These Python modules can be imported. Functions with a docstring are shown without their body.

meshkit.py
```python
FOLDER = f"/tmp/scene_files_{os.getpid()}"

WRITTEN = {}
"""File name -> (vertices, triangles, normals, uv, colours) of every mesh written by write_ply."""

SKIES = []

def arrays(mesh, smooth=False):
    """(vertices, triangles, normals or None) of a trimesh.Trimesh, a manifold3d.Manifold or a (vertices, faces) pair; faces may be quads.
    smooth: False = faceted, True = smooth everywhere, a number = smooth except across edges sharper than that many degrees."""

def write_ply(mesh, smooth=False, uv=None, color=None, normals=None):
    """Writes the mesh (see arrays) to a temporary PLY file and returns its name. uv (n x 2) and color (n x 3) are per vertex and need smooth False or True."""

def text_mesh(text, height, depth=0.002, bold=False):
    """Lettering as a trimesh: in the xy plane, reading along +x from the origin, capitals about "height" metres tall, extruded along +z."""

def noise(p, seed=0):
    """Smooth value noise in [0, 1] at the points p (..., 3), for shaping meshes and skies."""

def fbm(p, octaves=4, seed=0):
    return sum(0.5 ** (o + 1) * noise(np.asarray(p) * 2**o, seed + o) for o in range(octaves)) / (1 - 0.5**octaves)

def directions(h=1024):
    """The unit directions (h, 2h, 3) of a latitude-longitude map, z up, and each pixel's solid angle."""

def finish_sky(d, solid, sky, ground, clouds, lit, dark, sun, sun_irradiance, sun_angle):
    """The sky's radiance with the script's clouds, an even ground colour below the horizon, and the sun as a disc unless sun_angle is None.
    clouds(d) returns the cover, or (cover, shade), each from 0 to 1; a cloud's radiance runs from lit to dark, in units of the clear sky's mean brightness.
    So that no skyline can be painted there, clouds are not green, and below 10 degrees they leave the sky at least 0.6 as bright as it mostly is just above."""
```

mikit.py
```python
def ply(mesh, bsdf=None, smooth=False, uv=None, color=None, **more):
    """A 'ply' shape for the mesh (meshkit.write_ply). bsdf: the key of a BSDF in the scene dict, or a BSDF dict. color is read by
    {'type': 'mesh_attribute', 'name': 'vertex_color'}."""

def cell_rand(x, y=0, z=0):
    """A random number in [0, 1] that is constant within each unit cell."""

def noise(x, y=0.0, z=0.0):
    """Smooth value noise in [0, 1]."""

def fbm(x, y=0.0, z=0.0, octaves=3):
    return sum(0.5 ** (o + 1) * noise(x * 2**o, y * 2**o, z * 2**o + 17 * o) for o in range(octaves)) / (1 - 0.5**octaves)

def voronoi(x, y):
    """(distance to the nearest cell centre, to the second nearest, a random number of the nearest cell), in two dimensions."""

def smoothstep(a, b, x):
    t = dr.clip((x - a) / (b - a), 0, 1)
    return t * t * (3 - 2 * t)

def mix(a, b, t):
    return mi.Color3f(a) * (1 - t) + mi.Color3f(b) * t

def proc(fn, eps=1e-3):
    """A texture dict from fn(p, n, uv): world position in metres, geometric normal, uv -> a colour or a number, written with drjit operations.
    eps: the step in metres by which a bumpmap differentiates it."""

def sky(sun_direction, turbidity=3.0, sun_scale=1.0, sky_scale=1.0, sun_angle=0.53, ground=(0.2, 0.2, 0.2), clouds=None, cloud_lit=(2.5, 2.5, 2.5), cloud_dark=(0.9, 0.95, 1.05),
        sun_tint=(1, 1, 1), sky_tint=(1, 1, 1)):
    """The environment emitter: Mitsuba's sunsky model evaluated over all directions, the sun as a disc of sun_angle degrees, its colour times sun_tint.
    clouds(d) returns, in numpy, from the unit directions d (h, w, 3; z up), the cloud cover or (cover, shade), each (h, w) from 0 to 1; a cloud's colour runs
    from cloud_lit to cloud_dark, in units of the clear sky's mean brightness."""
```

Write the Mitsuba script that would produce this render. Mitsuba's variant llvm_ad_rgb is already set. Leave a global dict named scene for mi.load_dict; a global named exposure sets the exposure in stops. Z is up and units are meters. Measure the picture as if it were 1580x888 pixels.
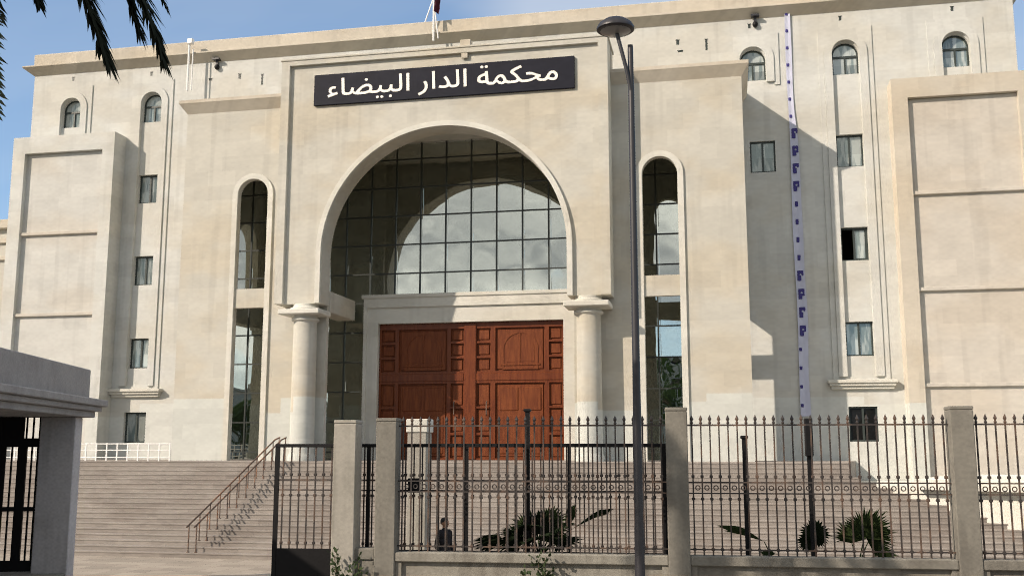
import math, random
import numpy as np, trimesh, mitsuba as mi, mikit, meshkit
import drjit as dr
import manifold3d as m3
from shapely.geometry import Polygon, box as sbox, Point, LineString
from shapely.ops import unary_union
from shapely import affinity
from mikit import noise, fbm, smoothstep, mix, cell_rand, voronoi, proc

T = mi.ScalarTransform4f
PI = math.pi
random.seed(7); rng = np.random.default_rng(7)
scene, labels = {'type': 'scene'}, {}

# ------------------------------------------------------------------ camera, sky, sun, exposure
EYE = (0.0, 0.0, 3.3)
yaw, pitch, roll = math.radians(11.594), math.radians(8.85), math.radians(-0.035)
fwd = (-math.sin(yaw) * math.cos(pitch), math.cos(yaw) * math.cos(pitch), math.sin(pitch))
scene['camera'] = {'type': 'perspective', 'fov': math.degrees(2 * math.atan(790 / 1600)), 'fov_axis': 'x', 'near_clip': 0.1, 'far_clip': 9000.0,
                   'to_world': T().look_at(origin=list(EYE), target=[EYE[k] + fwd[k] for k in range(3)], up=[0, 0, 1])}
SUN = (-1.03, -1.0, 0.83)


def clouds(d):
    z = np.maximum(d[..., 2], 0.05)
    q = np.stack([d[..., 0] / (z + 0.35) * 1.5, d[..., 1] / (z + 0.35) * 2.4, np.zeros_like(z)], -1)
    n = meshkit.fbm(q + 3.1, 6, 5)
    back = np.clip(0.5 - d[..., 1], 0, 1)                      # the glass mirrors a cloudier sky over the street
    veil = 0.01 + 0.17 * np.clip((meshkit.fbm(q * np.array([0.6, 1.3, 1]) + 7.7, 6, 23) - 0.36) / 0.3, 0, 1)      # thin high cloud everywhere
    cover = np.clip((n - 0.56 + 0.22 * back) / 0.18, 0, 1) * (0.3 + 0.65 * back)
    shade = np.clip((meshkit.fbm(q * 1.7 + 9.0, 6, 11) - 0.36) / 0.26, 0, 1) * back
    return np.maximum(cover, veil), shade


scene['sky'] = mikit.sky(SUN, turbidity=3, clouds=clouds, cloud_lit=(3.0, 2.88, 2.66), cloud_dark=(1.3, 1.28, 1.26), sun_tint=(0.95, 1.03, 1.28), sky_tint=(0.97, 1.01, 1.06), sky_scale=1.24)
exposure = 2.0

# ------------------------------------------------------------------ materials


def two(b):
    return {'type': 'twosided', 'bsdf': b}


def rough(col, r=0.6, spec=0.3, **k):
    c = col if isinstance(col, dict) else {'type': 'rgb', 'value': list(col)}
    return two({'type': 'principled', 'base_color': c, 'roughness': r, 'specular': spec, **k})


def lum(c, k):
    return mi.Color3f(c) * k


def stone_fn(base, warm, plinth):
    def fn(p, n, uv):
        h = p.x + p.y                                            # runs along whichever way the face lies
        row = dr.floor(p.z / 0.62)
        col = dr.floor(h / 1.24 + 0.5 * (row - 2 * dr.floor(row / 2)))
        tone = 0.955 + 0.09 * cell_rand(col, row, 3)
        st = fbm(p.x * 0.45 + 5, p.y * 0.45, p.z * 0.6, 5)
        g = 0.5 * fbm(p.x * 6, p.y * 6, p.z * 9, 3) + 0.5 * fbm(p.x * 1.6, p.y * 1.6, p.z * 2.1 + 4, 3)
        c = mix(base, warm, smoothstep(0.38, 0.66, st))
        run = fbm(h * 3.2, 3.0, p.z * 0.18, 3)                    # rain streaks
        k = tone * (0.86 + 0.28 * g) * (1 - 0.07 * smoothstep(0.55, 0.75, run))
        if plinth is not None:
            edge = 5.05 + 0.3 * dr.floor(2.99 * cell_rand(dr.floor(h / 2.4), 2, 1)) - 0.3
            w = smoothstep(-0.02, 0.02, edge - p.z)
            c = c * (1 - w) + mi.Color3f(plinth) * w
        return c * k
    return fn


def stone_bump(p, n, uv):
    h = p.x + p.y
    row = p.z / 0.62
    fr = row - dr.floor(row)
    ir = dr.floor(row)
    co = h / 1.24 + 0.5 * (ir - 2 * dr.floor(ir / 2))
    fc = co - dr.floor(co)
    j = dr.minimum(dr.minimum(fr, 1 - fr) * 0.62, dr.minimum(fc, 1 - fc) * 1.24)
    return 0.0012 * smoothstep(0.0, 0.012, j) + 0.0016 * noise(p.x * 14, p.y * 14, p.z * 18)


STONE, WARM, PLINTH = (0.445, 0.436, 0.390), (0.435, 0.405, 0.335), (0.475, 0.49, 0.46)
scene['stone'] = two({'type': 'bumpmap', 'arbitrary': {'type': 'principled', 'base_color': proc(stone_fn(STONE, WARM, PLINTH)), 'roughness': 0.75, 'specular': 0.25}, 'tex': proc(stone_bump, eps=4e-3), 'scale': 1.0})
scene['wall_stone'] = two({'type': 'bumpmap', 'arbitrary': {'type': 'principled', 'base_color': proc(stone_fn((0.490, 0.500, 0.480), (0.470, 0.465, 0.425), (0.505, 0.52, 0.495))), 'roughness': 0.75, 'specular': 0.25}, 'tex': proc(stone_bump, eps=4e-3), 'scale': 1.0})
scene['pale_panel'] = rough(proc(stone_fn((0.475, 0.478, 0.455), (0.465, 0.45, 0.41), None)), 0.8, 0.2)
scene['panel_stone'] = rough(proc(stone_fn((0.465, 0.44, 0.395), (0.45, 0.415, 0.36), None)), 0.8, 0.2)
scene['tan_stone'] = rough(proc(stone_fn((0.465, 0.43, 0.365), (0.44, 0.395, 0.32), PLINTH)), 0.8, 0.2)
scene['white_trim'] = rough(proc(stone_fn((0.53, 0.525, 0.48), (0.50, 0.485, 0.43), None)), 0.7, 0.25)


def concrete_fn(base, dirt):
    def fn(p, n, uv):
        st = fbm(p.x * 1.7, p.y * 1.7, p.z * 1.2 + 2, 4)
        g = fbm(p.x * 23, p.y * 23, p.z * 23, 3)
        run = fbm((p.x + p.y) * 9.0, 1.0, p.z * 0.7, 3)
        return mix(base, dirt, smoothstep(0.42, 0.7, 0.6 * st + 0.4 * run)) * (0.82 + 0.36 * g)
    return fn


def grain_bump(p, n, uv):
    return 0.003 * fbm(p.x * 30, p.y * 30, p.z * 30, 3)


scene['concrete'] = two({'type': 'bumpmap', 'arbitrary': {'type': 'principled', 'base_color': proc(concrete_fn((0.18, 0.172, 0.150), (0.135, 0.128, 0.112))), 'roughness': 0.9, 'specular': 0.15}, 'tex': proc(grain_bump, eps=3e-3), 'scale': 1.0})
scene['pale_concrete'] = rough(proc(concrete_fn((0.31, 0.295, 0.26), (0.24, 0.23, 0.20))), 0.9, 0.15)
scene['wall_render'] = rough(proc(concrete_fn((0.235, 0.225, 0.195), (0.17, 0.16, 0.138))), 0.9, 0.15)
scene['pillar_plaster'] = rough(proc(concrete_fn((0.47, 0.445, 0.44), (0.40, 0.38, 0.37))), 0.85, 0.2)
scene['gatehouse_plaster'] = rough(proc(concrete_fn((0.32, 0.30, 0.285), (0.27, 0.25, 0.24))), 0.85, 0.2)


def step_fn(p, n, uv):
    row = dr.floor(p.y / 0.3316 + 0.07)
    co = p.x / 1.2 + cell_rand(row, 1, 1)
    slab = cell_rand(dr.floor(co), row, 5)
    fr = co - dr.floor(co)
    j = smoothstep(0.0, 0.006, dr.minimum(fr, 1 - fr) * 1.2)
    st = fbm(p.x * 0.7, p.y * 1.1, p.z * 1.6, 5)
    run = fbm(p.x * 5.0, p.y * 8.0, p.z * 12.0, 4)
    c = mix((0.235, 0.214, 0.194), (0.195, 0.173, 0.155), smoothstep(0.36, 0.68, st))
    return c * (0.92 + 0.16 * slab) * (0.84 + 0.32 * run) * (0.72 + 0.28 * j)


scene['step_stone'] = rough(proc(step_fn), 0.65, 0.3)


def paving_fn(p, n, uv):
    a, b = p.x / 0.6, p.y / 0.6
    fa, fb = a - dr.floor(a), b - dr.floor(b)
    j = smoothstep(0.0, 0.012, dr.minimum(dr.minimum(fa, 1 - fa), dr.minimum(fb, 1 - fb)) * 0.6)
    return mix((0.28, 0.25, 0.215), (0.22, 0.195, 0.165), fbm(p.x * 0.9, p.y * 0.9, 0, 4)) * (0.85 + 0.3 * cell_rand(dr.floor(a), dr.floor(b), 2)) * (0.55 + 0.45 * j)


def asphalt_fn(p, n, uv):
    return mi.Color3f(0.05, 0.05, 0.052) * (0.6 + 0.8 * fbm(p.x * 30, p.y * 30, 0, 3)) * (0.8 + 0.4 * fbm(p.x * 0.5, p.y * 0.5, 0, 3))


def earth_fn(p, n, uv):
    return mix((0.20, 0.17, 0.12), (0.11, 0.12, 0.06), smoothstep(0.4, 0.6, fbm(p.x * 0.11, p.y * 0.11, 0, 5))) * (0.8 + 0.4 * fbm(p.x * 5, p.y * 5, 0, 3))


scene['paving'] = rough(proc(paving_fn), 0.75, 0.25)
scene['asphalt'] = rough(proc(asphalt_fn), 0.85, 0.25)
scene['earth'] = rough(proc(earth_fn), 0.95, 0.1)
scene['road_paint'] = rough((0.7, 0.7, 0.68), 0.6)


def wood_fn(p, n, uv):
    g = fbm(p.x * 16.0, p.y * 16.0, p.z * 1.6, 4)
    f = fbm(p.x * 70.0, p.y * 70.0, p.z * 5.0, 2)
    return mix((0.150, 0.040, 0.013), (0.098, 0.023, 0.008), smoothstep(0.2, 0.8, g)) * (0.9 + 0.2 * f)


scene['wood'] = rough(proc(wood_fn), 0.35, 0.25)
scene['wood_panel'] = rough(proc(lambda p, n, uv: wood_fn(p + mi.Point3f(3.3, 0, 1.7), n, uv) * mi.Color3f(1.10, 1.16, 1.1)), 0.5, 0.2)


def iron_fn(p, n, uv):
    r = fbm(p.x * 7, p.y * 7, p.z * 4, 4)
    return mix((0.035, 0.030, 0.028), (0.095, 0.062, 0.045), smoothstep(0.45, 0.7, r)) * (0.8 + 0.4 * fbm(p.x * 50, p.y * 50, p.z * 50, 2))


scene['iron'] = rough(proc(iron_fn), 0.55, 0.4)
scene['bronze_rail'] = rough(proc(lambda p, n, uv: iron_fn(p, n, uv) * mi.Color3f(2.6, 2.2, 1.9)), 0.5, 0.5)
scene['black_paint'] = rough((0.008, 0.008, 0.009), 0.5, 0.2)
scene['pole_paint'] = rough(proc(lambda p, n, uv: mi.Color3f(0.022, 0.022, 0.027) * (0.75 + 0.5 * fbm(p.x * 12, p.y * 12, p.z * 3, 3))), 0.45, 0.5)
scene['lamp_glass'] = rough((0.16, 0.16, 0.16), 0.25, 0.6)
scene['white_metal'] = rough(proc(lambda p, n, uv: mi.Color3f(0.70, 0.70, 0.69) * (0.85 + 0.3 * fbm(p.x * 9, p.y * 9, p.z * 2, 3))), 0.4, 0.4)
scene['dark_frame'] = rough((0.030, 0.036, 0.034), 0.4, 0.4)
scene['window_frame'] = rough((0.035, 0.045, 0.042), 0.4, 0.4)
scene['room_paint'] = rough((0.38, 0.36, 0.32), 0.9, 0.1)
scene['sign_blue'] = rough(proc(lambda p, n, uv: mi.Color3f(0.0115, 0.0125, 0.021) * (0.75 + 0.5 * fbm(p.x * 2.5, p.y, p.z * 4, 4))), 0.6, 0.15)
scene['letter_white'] = rough((0.78, 0.76, 0.70), 0.5, 0.3)


def coated(tint, back, wave):
    def bump(p, n, uv):
        return wave * fbm(p.x * 0.9 + 11 * cell_rand(dr.floor((p.x + 0.26) / 1.135), dr.floor((p.z - 0.64) / 1.28), 4), p.z * 0.9, 0, 2)
    return {'type': 'bumpmap', 'arbitrary': {'type': 'conductor', 'specular_reflectance': {'type': 'rgb', 'value': list(tint)}}, 'tex': proc(bump, eps=1e-2), 'scale': 1.0}


scene['curtain_glass'] = two({'type': 'blendbsdf', 'weight': 0.80, 'a': {'type': 'diffuse', 'reflectance': {'type': 'rgb', 'value': [0.014, 0.017, 0.014]}}, 'b': coated((0.66, 0.70, 0.65), None, 0.010)})
scene['window_glass'] = two({'type': 'blendbsdf', 'weight': 0.35, 'a': {'type': 'diffuse', 'reflectance': proc(lambda p, n, uv: mix((0.46, 0.50, 0.48), (0.20, 0.25, 0.25), smoothstep(0.4, 0.62, fbm(p.x * 7, p.y, p.z * 1.1, 3))) * (0.55 + 0.65 * cell_rand(dr.floor(p.x / 0.53 + 0.07), dr.floor(p.z / 1.9), 3)))},
                             'b': {'type': 'conductor', 'specular_reflectance': {'type': 'rgb', 'value': [0.33, 0.38, 0.38]}}})
scene['dark_glass'] = two({'type': 'blendbsdf', 'weight': 0.5, 'a': {'type': 'diffuse', 'reflectance': {'type': 'rgb', 'value': [0.02, 0.02, 0.022]}}, 'b': {'type': 'conductor', 'specular_reflectance': {'type': 'rgb', 'value': [0.16, 0.18, 0.18]}}})


def leaf(col, tr=0.4):
    return {'type': 'principledthin', 'base_color': proc(lambda p, n, uv: mi.Color3f(col) * (0.6 + 0.8 * fbm(p.x * 3, p.y * 3, p.z * 3, 3))), 'roughness': 0.5, 'diff_trans': tr, 'eta': 1.4, 'spec_trans': 0.0}


scene['palm_leaf'] = leaf((0.022, 0.026, 0.020), 0.25)
scene['cycas_leaf'] = leaf((0.062, 0.090, 0.036), 0.5)
scene['dark_leaf'] = leaf((0.020, 0.030, 0.016), 0.35)
scene['shrub_leaf'] = leaf((0.05, 0.07, 0.035), 0.5)
scene['tree_leaf'] = leaf((0.05, 0.085, 0.03), 0.6)


def bark_fn(p, n, uv):
    return mix((0.16, 0.12, 0.085), (0.07, 0.052, 0.038), fbm(p.x * 9, p.y * 9, p.z * 14, 4))


scene['bark'] = rough(proc(bark_fn), 0.95, 0.1)
scene['skin'] = rough((0.28, 0.15, 0.095), 0.5, 0.3)
scene['hair'] = rough((0.012, 0.010, 0.009), 0.6, 0.3)
scene['jacket'] = rough(proc(lambda p, n, uv: mi.Color3f(0.013, 0.013, 0.016) * (0.7 + 0.6 * fbm(p.x * 40, p.y * 40, p.z * 40, 2))), 0.85, 0.2)
scene['trousers'] = rough((0.02, 0.021, 0.026), 0.85, 0.2)
scene['shoe'] = rough((0.015, 0.012, 0.01), 0.4, 0.4)
scene['banner_cloth'] = rough(proc(lambda p, n, uv: mi.Color3f(0.46, 0.48, 0.60) * (0.85 + 0.3 * fbm(p.x * 4, p.y, p.z * 2.2, 3))), 0.7, 0.2)
scene['banner_ink'] = rough((0.045, 0.040, 0.17), 0.6, 0.2)
scene['flag_cloth'] = rough((0.06, 0.012, 0.022), 0.8, 0.2)
scene['facade_far'] = rough(proc(concrete_fn((0.45, 0.42, 0.36), (0.36, 0.33, 0.28))), 0.85, 0.2)

# ------------------------------------------------------------------ helpers


def key_of(name):
    if name not in scene and name not in labels:
        return name
    k = 1
    while f'{name}_{k:03d}' in scene or f'{name}_{k:03d}' in labels:
        k += 1
    return f'{name}_{k:03d}'


def thing(name, label, cat, group=None, kind=None):
    k = key_of(name)
    labels[k] = {'label': label, 'category': cat}
    if group:
        labels[k]['group'] = group
    if kind:
        labels[k]['kind'] = kind
    return k


def note(k, **kw):
    labels.setdefault(k, {}).update(kw)


def put(parent, name, mesh, mat, smooth=False, **kw):
    k = key_of(parent + '__' + name if parent else name)
    scene[k] = mikit.ply(mesh, mat, smooth=smooth, **kw)
    return k


def cat(*ms):
    out = []
    for m in ms:
        out += m if isinstance(m, (list, tuple)) else [m]
    return trimesh.util.concatenate(out)


def bx(x0, x1, y0, y1, z0, z1):
    b = trimesh.creation.box((abs(x1 - x0), abs(y1 - y0), abs(z1 - z0)))
    b.apply_translation(((x0 + x1) / 2, (y0 + y1) / 2, (z0 + z1) / 2))
    return b


def ch(x0, x1, y0, y1, z0, z1, c=0.012):
    """A box with its edges chamfered."""
    pts = []
    for X, sx in ((x0, 1), (x1, -1)):
        for Y, sy in ((y0, 1), (y1, -1)):
            for Z, sz in ((z0, 1), (z1, -1)):
                pts += [(X + sx * c, Y + sy * c, Z), (X + sx * c, Y, Z + sz * c), (X, Y + sy * c, Z + sz * c)]
    return trimesh.convex.convex_hull(np.array(pts))


def polys(g):
    return [q for q in getattr(g, 'geoms', [g]) if isinstance(q, Polygon) and q.area > 1e-5]


def ext_xz(poly, y0, y1):
    """A shape drawn in x and z, as thick as from y0 to y1."""
    ms = []
    for q in polys(poly):
        m = trimesh.creation.extrude_polygon(q, y1 - y0, engine='earcut')
        v = m.vertices.copy()
        m = trimesh.Trimesh(np.stack([v[:, 0], y0 + v[:, 2], v[:, 1]], 1), m.faces[:, ::-1], process=False)
        ms.append(m)
    return cat(ms)


def ext_yz(poly, x0, x1):
    ms = []
    for q in polys(poly):
        m = trimesh.creation.extrude_polygon(q, x1 - x0, engine='earcut')
        v = m.vertices.copy()
        ms.append(trimesh.Trimesh(np.stack([x0 + v[:, 2], v[:, 0], v[:, 1]], 1), m.faces, process=False))
    return cat(ms)


def ext_xy(poly, z0, z1):
    ms = []
    for q in polys(poly):
        m = trimesh.creation.extrude_polygon(q, z1 - z0, engine='earcut')
        m.apply_translation((0, 0, z0))
        ms.append(m)
    return cat(ms)


def arch(xc, half, z0, ztop, n=32):
    """The outline of an opening with a round head."""
    r = half
    zc = ztop - r
    a = np.linspace(0, PI, n)
    return Polygon([(xc - half, z0), (xc + half, z0)] + [(xc + r * math.cos(t), zc + r * math.sin(t)) for t in a])


def tube(pts, r, n=8):
    """A bar along the points, with round section; r is one radius or one per point."""
    pts = np.asarray(pts, float)
    r = np.broadcast_to(np.asarray(r, float), (len(pts),))
    V, Fc = [], []
    ref = np.array([0.31, 0.17, 0.93])
    for i, p in enumerate(pts):
        t = pts[min(i + 1, len(pts) - 1)] - pts[max(i - 1, 0)]
        t = t / np.linalg.norm(t)
        a = np.cross(t, ref)
        if np.linalg.norm(a) < 0.1:
            a = np.cross(t, [1, 0, 0])
        a /= np.linalg.norm(a)
        b = np.cross(t, a)
        for k in range(n):
            w = 2 * PI * k / n
            V.append(p + r[i] * (math.cos(w) * a + math.sin(w) * b))
    for i in range(len(pts) - 1):
        for k in range(n):
            q, q2 = i * n + k, i * n + (k + 1) % n
            Fc += [[q, q2, q2 + n], [q, q2 + n, q + n]]
    for base, rev in ((0, True), ((len(pts) - 1) * n, False)):
        for k in range(1, n - 1):
            Fc.append([base, base + k + 1, base + k] if rev else [base, base + k, base + k + 1])
    return trimesh.Trimesh(np.array(V), np.array(Fc), process=False)


def lathe(prof, x=0, y=0, n=24):
    """A turned piece: prof holds (radius, z) from the bottom up."""
    V, Fc = [], []
    for r, z in prof:
        for k in range(n):
            w = 2 * PI * k / n
            V.append((x + r * math.cos(w), y + r * math.sin(w), z))
    for i in range(len(prof) - 1):
        for k in range(n):
            q, q2 = i * n + k, i * n + (k + 1) % n
            Fc += [[q, q2, q2 + n], [q, q2 + n, q + n]]
    m = len(prof)
    V += [(x, y, prof[0][1]), (x, y, prof[-1][1])]
    for k in range(n):
        Fc += [[m * n, (k + 1) % n, k], [m * n + 1, (m - 1) * n + k, (m - 1) * n + (k + 1) % n]]
    return trimesh.Trimesh(np.array(V), np.array(Fc), process=False)


def moulding(profile, x0, x1, ends=True):
    """A cornice along x: profile is a (y, z) outline."""
    return ext_yz(Polygon(profile), x0, x1)

# ------------------------------------------------------------------ ground
put(None, 'ground', bx(-3000, 3000, -3000, 3000, -0.6, -0.02), 'earth'); note('ground', label='bare earth ground reaching out round the whole place', kind='structure')
put(None, 'plaza', ext_xy(sbox(-60, 6, 40, 46), -0.3, 0.0), 'paving'); note('plaza', label='beige paved court at the foot of the wide stairs', kind='structure')
put(None, 'road', bx(-200, 200, -10, 2, -0.3, -0.012), 'asphalt'); note('road', label='asphalt street in front of the courthouse', kind='structure')
put(None, 'pavement', ext_xy(sbox(-200, 2, 200, 6), -0.3, 0.12), 'paving'); note('pavement', label='paved footway along the street', kind='structure')
put(None, 'terrace', ext_xy(Polygon([(-34, 36.5), (3.9, 36.5), (4.9, 42.9), (4.9, 45), (-34, 45)]), 0.0, 2.87), 'step_stone'); note('terrace', label='stone terrace at the head of the stairs below the facade', kind='structure')

# ------------------------------------------------------------------ the courthouse
C, W, M, PY, G = 38.0, 39.1, 42.7, 41.75, 42.72
AX = -10.62
B = thing('courthouse', 'large cream stone courthouse with a tall round arch, two columns and red wooden doors', 'courthouse')

cols = [(-26.1, 6.14, 2.0), (-30.35, 6.14, 2.0), (5.26, 6.14, 2.0), (9.54, 6.14, 2.0), (1.54, 18.42, 18.0)]   # centre, foot of the niche, foot of wall
TOPZ = 19.98
plain = [(1.30, 2.32, 14.57, 15.90), (4.70, 5.79, 3.61, 4.96), (-26.66, -25.57, 3.61, 4.96)]
outline = sbox(-32.5, 1.5, 11.8, 21.5)
holes = [arch(c, 0.53, z0, TOPZ) for c, z0, _ in cols] + [sbox(a, c, b, d) for a, b, c, d in plain] + [sbox(-21.9, 2.8, 0.55, 16.7)]
put(B, 'front_wall', ext_xz(outline.difference(unary_union(holes)), M, M + 0.45), 'wall_stone')
put(B, 'side_wall', cat(bx(-32.5, -31.9, M + 0.45, 66, 0, 21.4), bx(11.2, 11.8, M + 0.45, 66, 0, 21.4), bx(-31.9, 11.2, 65.4, 66, 0, 21.4)), 'stone')
put(B, 'roof', bx(-31.9, 11.2, M + 0.45, 65.4, 20.9, 21.4), 'concrete')
def flare(x0, x1, y0, y1, z0, z1, p, lip, back):
    """A cornice with a hollow sloping underside that spreads by p on the free sides and ends in a thin lip."""
    q = [(x0, y0, z0), (x1, y0, z0), (x0, y1, z0), (x1, y1, z0)]
    a, c = x0 - (p if back[0] else 0), x1 + (p if back[1] else 0)
    q += [(a, y0 - p, z1), (c, y0 - p, z1), (a, y1, z1), (c, y1, z1)]
    return cat(trimesh.convex.convex_hull(np.array(q)), ch(a - .003, c + .003, y0 - p - .003, y1, z1 + .001, z1 + lip, .008))


put(B, 'cornice', flare(-32.5, 11.8, M - 0.001, 66.0, 21.24, 21.57, 0.42, 0.07, (1, 1)), 'tan_stone')
put(B, 'parapet', cat(ch(-32.52, 11.82, M - 0.12, M + 0.4, 21.642, 22.30, 0.03), ch(-32.52, -32.1, M + .4, 66.1, 21.642, 22.30, .03), ch(11.4, 11.82, M + .4, 66.1, 21.642, 22.30, .03)), 'tan_stone')


def window(x0, x1, z0, z1, y, round_head=False, open_left=False, glass='window_glass', label=None):
    """A two-leaf window; its sub-parts are the frame and the panes."""
    k = key_of(B + '__window')
    if label:
        note(k, label=label)
    else:
        labels[k] = {}
    t = 0.065
    xc = (x0 + x1) / 2
    if round_head:
        zr = z0 + 0.80
        out = arch(xc, (x1 - x0) / 2, z0, z1)
        inn = out.buffer(-t)
        bars = unary_union([sbox(x0, zr - 0.045, x1, zr + 0.045), sbox(xc - 0.035, z0, xc + 0.035, zr)])
        fr = out.difference(inn).union(bars.intersection(out))
        panes = [sbox(x0 + t, z0 + t, xc - 0.035, zr - 0.045), sbox(xc + 0.035, z0 + t, x1 - t, zr - 0.045), inn.intersection(sbox(x0, zr + 0.045, x1, z1))]
    else:
        out = sbox(x0, z0, x1, z1)
        fr = out.difference(out.buffer(-t, join_style=2)).union(sbox(xc - 0.04, z0, xc + 0.04, z1))
        panes = [sbox(x0 + t, z0 + t, xc - 0.04, z1 - t), sbox(xc + 0.04, z0 + t, x1 - t, z1 - t)]
    put(k, 'frame', ext_xz(fr, y, y + 0.07), 'window_frame')
    for i, q in enumerate(panes):
        if open_left and i == 0:
            continue
        m = ext_xz(q, -0.004, 0.004)
        m.apply_transform(trimesh.transformations.rotation_matrix(rng.normal(0, 0.012), [0, 0, 1], (q.centroid.x, 0, 0)))
        m.apply_translation((0, y + 0.045 + (0.02 if i % 2 else 0), 0))
        put(k, 'pane', m, glass)
    if open_left:
        ya, yb = y + .10, y + 5.0
        room = cat(bx(x0 - 1.5, x1 + 1.5, yb, yb + .05, z0 - 1, z1 + .8), bx(x0 - 1.55, x0 - 1.5, ya, yb, z0 - 1, z1 + .8), bx(x1 + 1.5, x1 + 1.55, ya, yb, z0 - 1, z1 + .8),
                   bx(x0 - 1.5, x1 + 1.5, ya, yb, z1 + .8, z1 + .85), bx(x0 - 1.5, x1 + 1.5, ya, yb, z0 - 1.05, z0 - 1))
        put(k, 'room', room, 'room_paint')
        sash = sbox(xc - 0.02, z0 + t, x1 - t, z1 - t)
        put(k, 'sash', ext_xz(sash.difference(sash.buffer(-0.05, join_style=2)), y + 0.02, y + 0.05), 'window_frame')


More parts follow.
